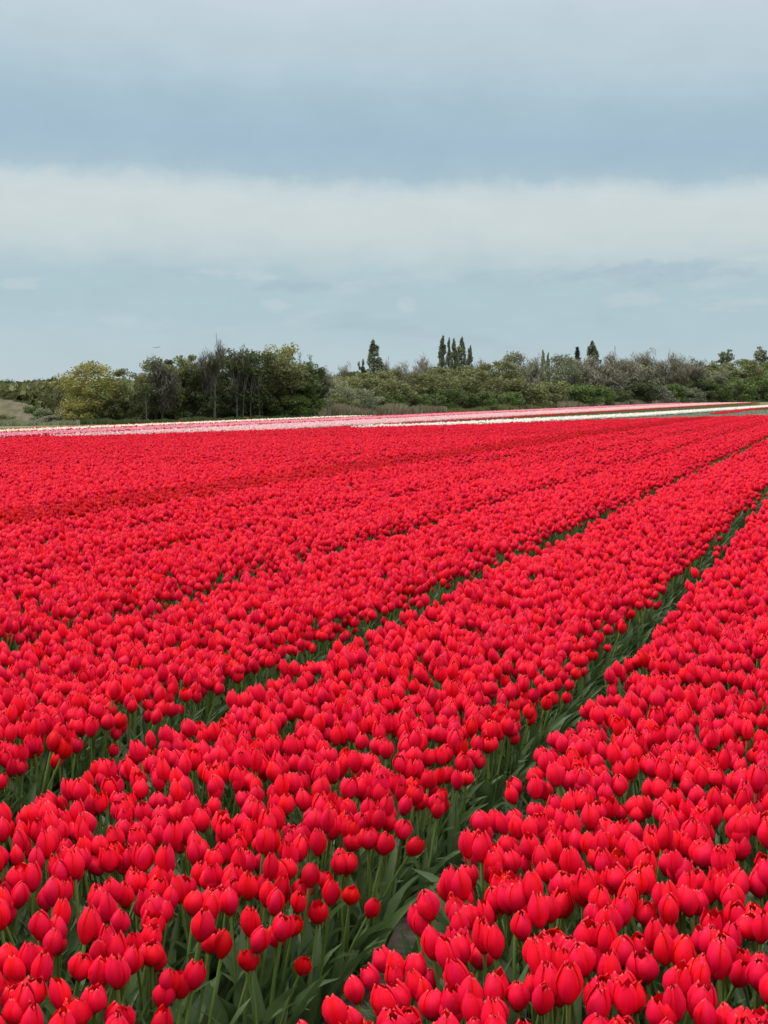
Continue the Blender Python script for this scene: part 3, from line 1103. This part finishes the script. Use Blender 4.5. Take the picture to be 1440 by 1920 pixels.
G1, G2, G3, G4 = 'trees of the dark wood', 'trees on the rise behind the dune', 'trees of the long thicket', 'bushes along the field edge'
G5 = 'poplars above the thicket'
TREES = [
    # kind, px, top, width, material, label, group, back
    ('broad', -22, 716, 70, 'f_dark', 'dark round tree cut by the picture edge behind the dune', G2, 1.5),
    ('broad', 18, 713, 62, 'f_dark', 'dark round-topped tree directly above the brown dune', G2, 1.5),
    ('broad', 52, 714, 56, 'f_dark', 'low dark tree second from the dune on the far rise', G2, 1.5),
    ('broad', 80, 711, 58, 'f_dark', 'dark bushy tree on the far rise above the round green bush', G2, 1.5),
    ('broad', 106, 706, 50, 'f_dark', 'taller dark tree on the rise next to the yellow-green willow', G2, 1.45),
    ('bush', 70, 733, 70, 'f_green', 'broad mid-green bush below the dark trees on the rise', G2, 1.25),
    ('broad', 108, 716, 46, 'f_olive', 'light olive tree with dark trunk beside the yellow-green willow', G2, 1.12),
    ('bush', 30, 752, 44, 'f_dark', 'small dark bush on the slope of the brown dune', G4, 1.15),
    ('bush', 64, 760, 42, 'f_green', 'low dark green bush at the foot of the dune', G4, 1.08),
    ('bush', 88, 766, 44, 'f_grey', 'low grey-green shrub between the dune and the willow', G4, 1.04),
    ('bush', 128, 760, 40, 'f_reed', 'pale straw-coloured shrub under the light olive tree', G4, 1.03),
    ('bush', 6, 776, 50, 'f_olive', 'low olive scrub at the foot of the dune by the picture edge', G4, 1.02),
    ('bush', 108, 778, 60, 'f_grey', 'flat grey scrub just above the cream strip beside the willow', G4, 1.0),
    ('willow', 173, 679, 106, 'f_yellow', 'large yellow-green willow at the open end of the dark wood', G1, 1.0),
    ('bush', 158, 752, 70, 'f_yellow', 'yellow-green undergrowth bush at the foot of the willow', G4, .985),
    ('broad', 212, 715, 60, 'f_green', 'dark green tree tucked behind the right side of the willow', G1, 1.03),
    ('bush', 208, 748, 58, 'f_dark', 'shady dark bush between willow and olive layered tree', G4, 1.0),
    ('broad', 250, 692, 74, 'f_olive', 'olive tree with layered crown and a visible pale trunk', G1, 1.0),
    ('tall', 292, 672, 62, 'f_olive', 'thin-crowned olive tree with feathery top after the layered tree', G1, 1.03),
    ('twiggy', 304, 670, 74, 'f_twig_dark', 'bare twiggy tree with spreading top, first bare one of the wood', G1, 1.0),
    ('tall', 322, 676, 62, 'f_dark', 'dark tall tree standing between two bare twiggy trees', G1, 1.05),
    ('tall', 346, 667, 56, 'f_olive', 'olive tall tree with two pointed tufts on top', G1, 1.02),
    ('twiggy', 366, 676, 62, 'f_twig_dark', 'bare tree with reddish grey twigs beside the tallest bare tree', G1, 1.02),
    ('tall', 380, 688, 60, 'f_dark', 'lower dark tree in front of the tallest bare tree', G1, 1.0),
    ('twiggy', 401, 641, 60, 'f_twig_dark', 'tallest bare tree of the wood with one pale straight trunk', G1, .99),
    ('tall', 420, 674, 62, 'f_dark', 'dark tree filling the dip after the tallest bare tree', G1, 1.04),
    ('tall', 446, 656, 72, 'f_dark', 'dark tall tree with forked pale trunk in the wood', G1, 1.0),
    ('twiggy', 452, 654, 66, 'f_twig_dark', 'bare brown-grey tree merging with the forked dark tree', G1, .99),
    ('tall', 478, 657, 72, 'f_dark', 'dense dark tall tree in the middle of the wood roof', G1, 1.0),
    ('tall', 506, 658, 66, 'f_olive', 'olive-brown tall tree beside the highest olive crown', G1, 1.02),
    ('tall', 524, 646, 62, 'f_yellow', 'tree with the highest yellowish olive crown of the wood', G1, 1.03),
    ('tall', 532, 664, 76, 'f_olive', 'broad olive tree in front of the highest yellowish crown', G1, .99),
    ('broad', 562, 672, 76, 'f_green', 'green tree sloping down at the inner end of the wood', G1, 1.0),
    ('broad', 582, 690, 62, 'f_dark', 'last dark tree of the wood before the open thicket', G1, 1.0),
    ('snag', 585, 664, 9, 'f_dark', 'thin dead trunk sticking up behind the end of the wood', G1, 1.3),
    ('snag', 564, 659, 7, 'f_twig_dark', 'bare sapling poking out above the sloping green tree', G1, 1.1),
    ('bush', 300, 742, 80, 'f_dark', 'dark undergrowth bush below the first bare tree', G4, 1.06),
    ('bush', 352, 740, 80, 'f_dark', 'dark undergrowth bush below the two-tufted olive tree', G4, 1.06),
    ('bush', 404, 742, 80, 'f_dark', 'dark undergrowth bush behind the pale straight trunk', G4, 1.06),
    ('bush', 452, 742, 80, 'f_dark', 'dark undergrowth bush behind the forked pale trunk', G4, 1.06),
    ('bush', 508, 744, 74, 'f_dark', 'dark undergrowth bush below the highest olive crown', G4, 1.02),
    ('bush', 544, 742, 72, 'f_green', 'green undergrowth bush at the inner end of the wood', G4, .985),
    ('bush', 578, 740, 52, 'f_green', 'dark green bush closing the corner of the wood', G4, .99),
    ('twiggy', 612, 690, 60, 'f_twig', 'purplish bare tree in the dip after the wood', G3, 1.25),
    ('twiggy', 645, 683, 46, 'f_twig', 'small bare tree on the skyline between wood and single poplar', G3, 1.3),
    ('windswept', 674, 674, 26, 'f_dark', 'tufted dark little tree just before the single poplar', G3, 1.3),
    ('bush', 606, 740, 34, 'f_grey', 'pale grey rounded shrub hard against the end of the wood', G4, 1.0),
    ('willow', 628, 712, 72, 'f_grey', 'grey-green willow next to the end of the wood', G3, 1.04),
    ('broad', 666, 700, 84, 'f_olive', 'olive tree below the small bare skyline tree', G3, 1.1),
    ('willow', 668, 728, 76, 'f_grey', 'second grey-green willow in front of the olive tree', G3, 1.02),
    ('poplar', 704, 639, 26, 'f_poplar', 'single tall poplar standing apart from the group of five', G5, 1.3),
    ('twiggy', 738, 678, 48, 'f_twig', 'bare tree close after the single poplar', G3, 1.25),
    ('broad', 716, 696, 80, 'f_olive', 'olive tree around the foot of the single poplar', G3, 1.12),
    ('twiggy', 762, 679, 46, 'f_twig', 'dark bare tree halfway between the poplars', G3, 1.25),
    ('twiggy', 792, 668, 54, 'f_twig', 'round-headed bare tree on the skyline before the five poplars', G3, 1.25),
    ('broad', 768, 694, 86, 'f_olive', 'wide olive tree below the round-headed bare tree', G3, 1.1),
    ('poplar', 831, 631, 17, 'f_poplar', 'first and tallest of the five grouped poplars', G5, 1.3),
    ('poplar', 843, 635, 10, 'f_poplar', 'thinnest of the five grouped poplars, second in the row', G5, 1.32),
    ('poplar', 853, 636, 14, 'f_poplar', 'third poplar, in the middle of the group of five', G5, 1.3),
    ('poplar', 866, 634, 17, 'f_poplar', 'thick fourth poplar of the group of five', G5, 1.3),
    ('poplar', 882, 649, 13, 'f_poplar', 'shortest of the five grouped poplars at the end', G5, 1.3),
    ('broad', 820, 690, 84, 'f_olive', 'olive tree below the tallest grouped poplar', G3, 1.12),
    ('broad', 868, 686, 84, 'f_olive', 'olive tree below the thick and the shortest poplars', G3, 1.14),
    ('twiggy', 900, 676, 66, 'f_twig', 'greyish bare tree just after the shortest poplar', G3, 1.2),
    ('broad', 930, 678, 72, 'f_olive', 'olive tree between the poplars and the high grey crown', G3, 1.12),
    ('bush', 726, 738, 66, 'f_green', 'green bush in the lower thicket below the single poplar', G4, 1.03),
    ('bush', 766, 732, 66, 'f_green', 'rich green bush behind the tan reeds', G4, 1.02),
    ('bush', 822, 726, 84, 'f_green', 'large dark green bush below the five poplars', G4, 1.03),
    ('bush', 796, 740, 50, 'f_dark', 'small dark bush between the two green bushes behind reeds', G4, 1.0),
    ('bush', 897, 734, 64, 'f_green', 'bright green rounded bush touching the pink strip', G4, 1.0),
    ('bush', 862, 732, 54, 'f_dark', 'dark bush just before the bright green rounded bush', G4, 1.03),
    ('bush', 944, 734, 70, 'f_green', 'green bush following the bright rounded bush', G4, 1.02),
    ('bush', 720, 712, 96, 'f_olive', 'olive scrub mass between single poplar and green bush', G4, 1.07),
    ('bush', 850, 708, 100, 'f_olive', 'olive scrub mass below the five poplars', G4, 1.08),
    ('bush', 936, 708, 96, 'f_olive', 'olive scrub mass below the high grey crown', G4, 1.08),
    ('willow', 965, 662, 76, 'f_grey', 'high grey-green crown before the pair of small poplars', G3, 1.15),
    ('twiggy', 998, 668, 66, 'f_twig', 'grey bare tree right before the small poplar pair', G3, 1.15),
    ('poplar', 1019, 657, 10, 'f_grey', 'taller one of the two small grey poplars', G5, 1.2),
    ('poplar', 1028, 662, 9, 'f_grey', 'shorter one of the two small grey poplars', G5, 1.2),
    ('willow', 1054, 666, 76, 'f_grey', 'grey-olive tree between the small poplars and the conifer', G3, 1.1),
    ('conifer', 1083, 651, 30, 'f_conifer', 'small black-green conifer on the skyline beside the broad poplar', G5, 1.15),
    ('poplar', 1110, 641, 25, 'f_poplar', 'single broad poplar right after the conifer', G5, 1.15),
    ('twiggy', 1088, 674, 80, 'f_twig', 'brown-grey bare tree below the conifer', G3, 1.06),
    ('twiggy', 1128, 668, 84, 'f_twig', 'brown-grey bare tree below the broad poplar', G3, 1.06),
    ('twiggy', 1164, 660, 76, 'f_twig', 'bare tree with fine upright twigs after the broad poplar', G3, 1.06),
    ('twiggy', 1204, 658, 84, 'f_twig', 'highest bare tree of the grey thicket', G3, 1.04),
    ('broad', 1180, 678, 90, 'f_grey', 'grey-green tree among the bare thicket trees', G3, 1.08),
    ('twiggy', 1240, 664, 80, 'f_twig', 'bare tree with jagged top next to the highest bare tree', G3, 1.04),
    ('twiggy', 1268, 672, 56, 'f_twig', 'thin bare tree in the dip of the grey thicket', G3, 1.04),
    ('twiggy', 1302, 672, 80, 'f_twig', 'dense grey bare tree before the windswept tree', G3, 1.02),
    ('broad', 1300, 684, 80, 'f_olive', 'olive-grey tree behind the dense grey bare tree', G3, 1.08),
    ('windswept', 1350, 655, 56, 'f_poplar', 'windswept tufted tree, the whole one on the skyline', G3, 1.1),
    ('windswept', 1426, 651, 52, 'f_poplar', 'windswept tufted tree cut by the right picture edge', G3, 1.1),
    ('broad', 1340, 684, 84, 'f_olive', 'olive tree at the foot of the whole windswept tree', G3, 1.04),
    ('broad', 1384, 676, 76, 'f_olive', 'olive tree between the two windswept trees', G3, 1.03),
    ('broad', 1424, 674, 84, 'f_green', 'green tree at the foot of the cut-off windswept tree', G3, 1.02),
    ('twiggy', 1352, 690, 56, 'f_grey', 'pale grey bare crown in front of the windswept tree', G3, .99),
    ('broad', 1475, 672, 80, 'f_olive', 'olive tree only just entering at the right picture edge', G3, 1.03),
    ('bush', 990, 722, 84, 'f_olive', 'olive bush below the grey bare tree by the small poplars', G4, 1.03),
    ('bush', 1042, 716, 84, 'f_olive', 'olive bush below the grey-olive tree', G4, 1.03),
    ('bush', 1080, 722, 74, 'f_green', 'green bush below the small conifer', G4, 1.01),
    ('bush', 1114, 720, 64, 'f_green', 'smooth green bush below the broad poplar', G4, .995),
    ('bush', 1150, 730, 60, 'f_dark', 'dark low bush after the smooth green bush', G4, 1.01),
    ('bush', 1186, 716, 72, 'f_dark', 'dark green bush in the grey thicket', G4, 1.01),
    ('bush', 1228, 724, 66, 'f_twig', 'brown-grey shrub at the foot of the bare thicket', G4, 1.0),
    ('bush', 1256, 720, 60, 'f_green', 'green bush at the foot of the thin bare tree', G4, 1.0),
    ('bush', 1290, 726, 60, 'f_grey', 'grey-green shrub at the foot of the dense bare tree', G4, 1.0),
    ('bush', 1330, 712, 76, 'f_green', 'deep green bush below the whole windswept tree', G4, .99),
    ('bush', 1312, 732, 50, 'f_dark', 'blackish shady bush beside the deep green bush', G4, .985),
    ('bush', 1374, 710, 70, 'f_green', 'green bush between the two windswept trees', G4, .99),
    ('bush', 1420, 708, 78, 'f_green', 'large green bush by the right picture edge', G4, .985),
    ('bush', 1440, 728, 60, 'f_dark', 'dark low bush cut by the right picture edge', G4, .98),
    ('bush', 636, 744, 62, 'f_olive', 'olive shrub behind the near end of the tan reeds', G4, 1.02),
    ('bush', 690, 744, 62, 'f_grey', 'grey-olive shrub behind the middle of the tan reeds', G4, 1.02),
]
for tdef in TREES:
    kind_, px_, top_, w_, mat_, lab_, grp_, back_ = tdef
    pale = px_ in (401, 250)
    tree(kind_, px_, top_, w_, mat_, lab_, grp_, back_, 'bark_pale' if pale else 'bark_dark')

# bare pale trunks that show in the front of the wood
for px_, top_, lean_, lab_ in ((404, 690, .01, 'straight pale slender trunk at the front of the wood'), (445, 692, -.06, 'pale trunk leaning towards the willow in the wood'),
                               (456, 700, .07, 'pale crooked trunk beside the leaning one'), (470, 702, .05, 'thin grey trunk in the middle of the wood'),
                               (487, 700, -.02, 'upright grey trunk below the dense dark tree'), (275, 738, .0, 'short pale trunk below the layered olive tree')):
    p_ = on_plane(px_, float(np.interp(px_, FX, FY)))
    p_ = Vector((p_.x * .985, p_.y * .985, 0))
    h_ = height_at(px_, top_, p_)
    root = empty('slender_tree', (p_.x, p_.y, -.01), lab_, 'tree', 'pale trunks at the front of the wood')
    g = Geo()
    tube(g, [(0, 0, 0), (lean_ * .2, 0, h_ * .3), (lean_ * h_ * .6, .02, h_ * .65), (lean_ * h_, 0, h_)], [.085, .065, .055, .035], 6)
    for sgn in (-1, 1):
        tube(g, [(lean_ * h_ * .6, .02, h_ * .62), (lean_ * h_ * .6 + sgn * .3, 0, h_ * .85), (lean_ * h_ * .6 + sgn * .45, 0, h_ * 1.05)], [.05, .035, .015], 4)
    mesh_obj('trunk', g.mesh('trunk', [MAT['bark_pale']]), root)
    v_, f_ = cards(np.random.default_rng(int(px_)).normal((lean_ * h_, 0, h_ * 1.08), (.45, .45, .3), (220, 3)), .16, .5, np.random.default_rng(int(px_)))
    mesh_obj('crown', fast_mesh('crown', v_, f_, [MAT['f_dark']]), root)

# the mass of the wood far behind, too far to pick single trees
fr = np.random.default_rng(77)
fx = fr.uniform(-160, 1600, 40000)
base_p = [on_plane(a, b) for a, b in zip((-160, 300, 590, 1000, 1440, 1600), (803, 793, 785, 768, 753, 750))]
fxs = np.array([-160, 300, 590, 1000, 1440, 1600])
bx = np.interp(fx, fxs, [p.x for p in base_p]) * 1.34
by = np.interp(fx, fxs, [p.y for p in base_p]) * 1.34 + fr.normal(0, 5, len(fx))
topv = np.interp(fx, [-160, 0, 120, 300, 560, 620, 900, 1300, 1600], [722, 722, 716, 712, 712, 704, 700, 694, 692])
bump_ = (vnoise(np.stack([fx, fx * 0], 1), 34.0, 4) - .5) * 14
hh = np.array([height_at(a, b + c, Vector((x, y, 0))) for a, b, c, x, y in zip(fx, topv, bump_, bx, by)])
zz = hh * fr.random(len(fx)) ** .8
v_, f_ = cards(np.stack([bx, by, zz], 1), .5, .6, fr)
mesh_obj('far_wood', fast_mesh('far_wood', v_, f_, [MAT['f_olive']]), None, 'distant olive wood showing between the nearer trees and bushes', 'wood', None, 'stuff')

# dry reeds and rough grass between thicket and tulips
rr_ = np.random.default_rng(78)
def reeds(name, x0, x1, back0, back1, hgt, k, mat, label, cat):
    xs = rr_.uniform(x0, x1, k)
    bk = rr_.uniform(back0, back1, k)
    P0 = np.array([on_plane(a, float(np.interp(a, FX, FY))) for a in xs])
    P0[:, :2] *= bk[:, None]
    hs_ = hgt * rr_.uniform(.5, 1.15, k) * (.6 + .8 * vnoise(np.stack([xs, xs * 0], 1), 22.0, 9))
    w = .05 + .00022 * P0[:, 1]
    ln = rr_.normal(0, .22, (k, 2)) * hs_[:, None]
    an = rr_.uniform(0, 6.28, k)
    dx, dy = np.cos(an) * w, np.sin(an) * w
    z0 = np.zeros(k)
    v = np.stack([np.stack([P0[:, 0] - dx, P0[:, 1] - dy, z0], 1), np.stack([P0[:, 0] + dx, P0[:, 1] + dy, z0], 1),
                  np.stack([P0[:, 0] + ln[:, 0] + dx * .3, P0[:, 1] + ln[:, 1] + dy * .3, hs_], 1),
                  np.stack([P0[:, 0] + ln[:, 0] - dx * .3, P0[:, 1] + ln[:, 1] - dy * .3, hs_ * .97], 1)], 1).reshape(-1, 3)
    mesh_obj(name, fast_mesh(name, v, np.arange(4 * k).reshape(k, 4), [MAT[mat]]), None, label, cat, None, 'stuff')


reeds('dry_reeds', 598, 836, .955, 1.0, 1.15, 5000, 'f_reed', 'tan dry reeds between the thicket and pink strip after the wood', 'reeds')
reeds('dry_grass', 1046, 1275, 0.955, .99, .95, 3500, 'f_reed', 'tan dry grass under the grey bare thicket', 'grass')
reeds('rough_grass', -60, 150, .93, 1.03, .38, 6000, 'f_grey', 'rough green grass between dune and cream strip', 'grass')
reeds('field_margin', 140, 600, .95, .985, .45, 5000, 'f_dark', 'dark weedy margin at the foot of the wood', 'grass')
reeds('thicket_margin', 830, 1470, .965, .99, .8, 5000, 'f_olive', 'low olive weeds along the foot of the thicket', 'weeds')

# the dune at the edge of the picture
dc = on_plane(-34, 797)
nx_, ny_ = 60, 30
g = Geo()
vv = []
dr = np.random.default_rng(5)
for j in range(ny_):
    for i in range(nx_):
        x, y = -9 + 16 * i / (nx_ - 1), -5 + 14 * j / (ny_ - 1)
        w0 = max(0, 1 - (x / 8.8) ** 2) * max(0, 1 - ((y - 2) / 6.9) ** 2)
        vv.append((dc.x * 1.06 + x, dc.y * 1.06 + y, 2.75 * w0 ** 1.1 + (.12 * dr.normal() if w0 > .05 else -.05)))
g.add(vv, grid_faces(nx_, ny_))
mesh_obj('dune', g.mesh('dune', [MAT['dune']]), None, 'low brown-grey dune at the edge of the field', 'dune', None, 'structure')

# an airliner far off, low in the sky
ap = Vector((CAM_ROT @ Vector(((293 - 720) / FPX, -(651 - 960) / FPX, -1))))
ap = Vector((0, 0, CAM_H)) + ap * (7000 / ap.y)
air = empty('airplane', ap, 'tiny grey airliner flying low in the pale sky over the wood', 'airplane')
air.rotation_euler = (0, 0, R(8))
g = Geo()
tube(g, [(-19, 0, 0), (-17, 0, .3), (-13, 0, 0), (12, 0, 0), (17, 0, .8), (19.5, 0, 1.4)], [.15, 1.3, 2.0, 2.0, 1.0, .25], 10)
mesh_obj('fuselage', g.mesh('fuselage', [MAT['plane']]), air)


def wing(name, x0, x1, span, sweep, z0, dih, th, vert=False):
    for s in ((1,) if vert else (-1, 1)):
        gg = Geo()
        o_, i_ = [], []
        for yy, cx0, cx1 in ((0, x0, x1), (span, x0 + sweep, x0 + sweep + (x1 - x0) * .35)):
            for cx in (cx0, cx1):
                for dz in (-th, th):
                    o_.append((cx, dz, z0 + yy) if vert else (cx, s * yy, z0 + dih * yy + dz))
        gg.add(o_, [(0, 1, 3, 2), (4, 6, 7, 5), (0, 4, 5, 1), (2, 3, 7, 6), (1, 5, 7, 3), (0, 2, 6, 4)])
        mesh_obj(name, gg.mesh(name, [MAT['plane']], False), air)


wing('wing', -4, 3, 17, 8, -.6, .09, .25)
wing('tailplane', 15, 18.5, 6.5, 3, 1.0, .06, .12)
wing('fin', 13.5, 18.5, 6, 4, 1.2, 0, .15, True)
for s in (-1, 1):
    g = Geo()
    tube(g, [(-4.5, s * 5.5, -1.6), (-3.8, s * 5.5, -1.6), (-1.0, s * 5.5, -1.6)], [.8, 1.0, .6], 8)
    mesh_obj('engine', g.mesh('engine', [MAT['plane']]), air)
print('TULIPS', SCATTER_COUNTS, 'objects', len(bpy.data.objects))
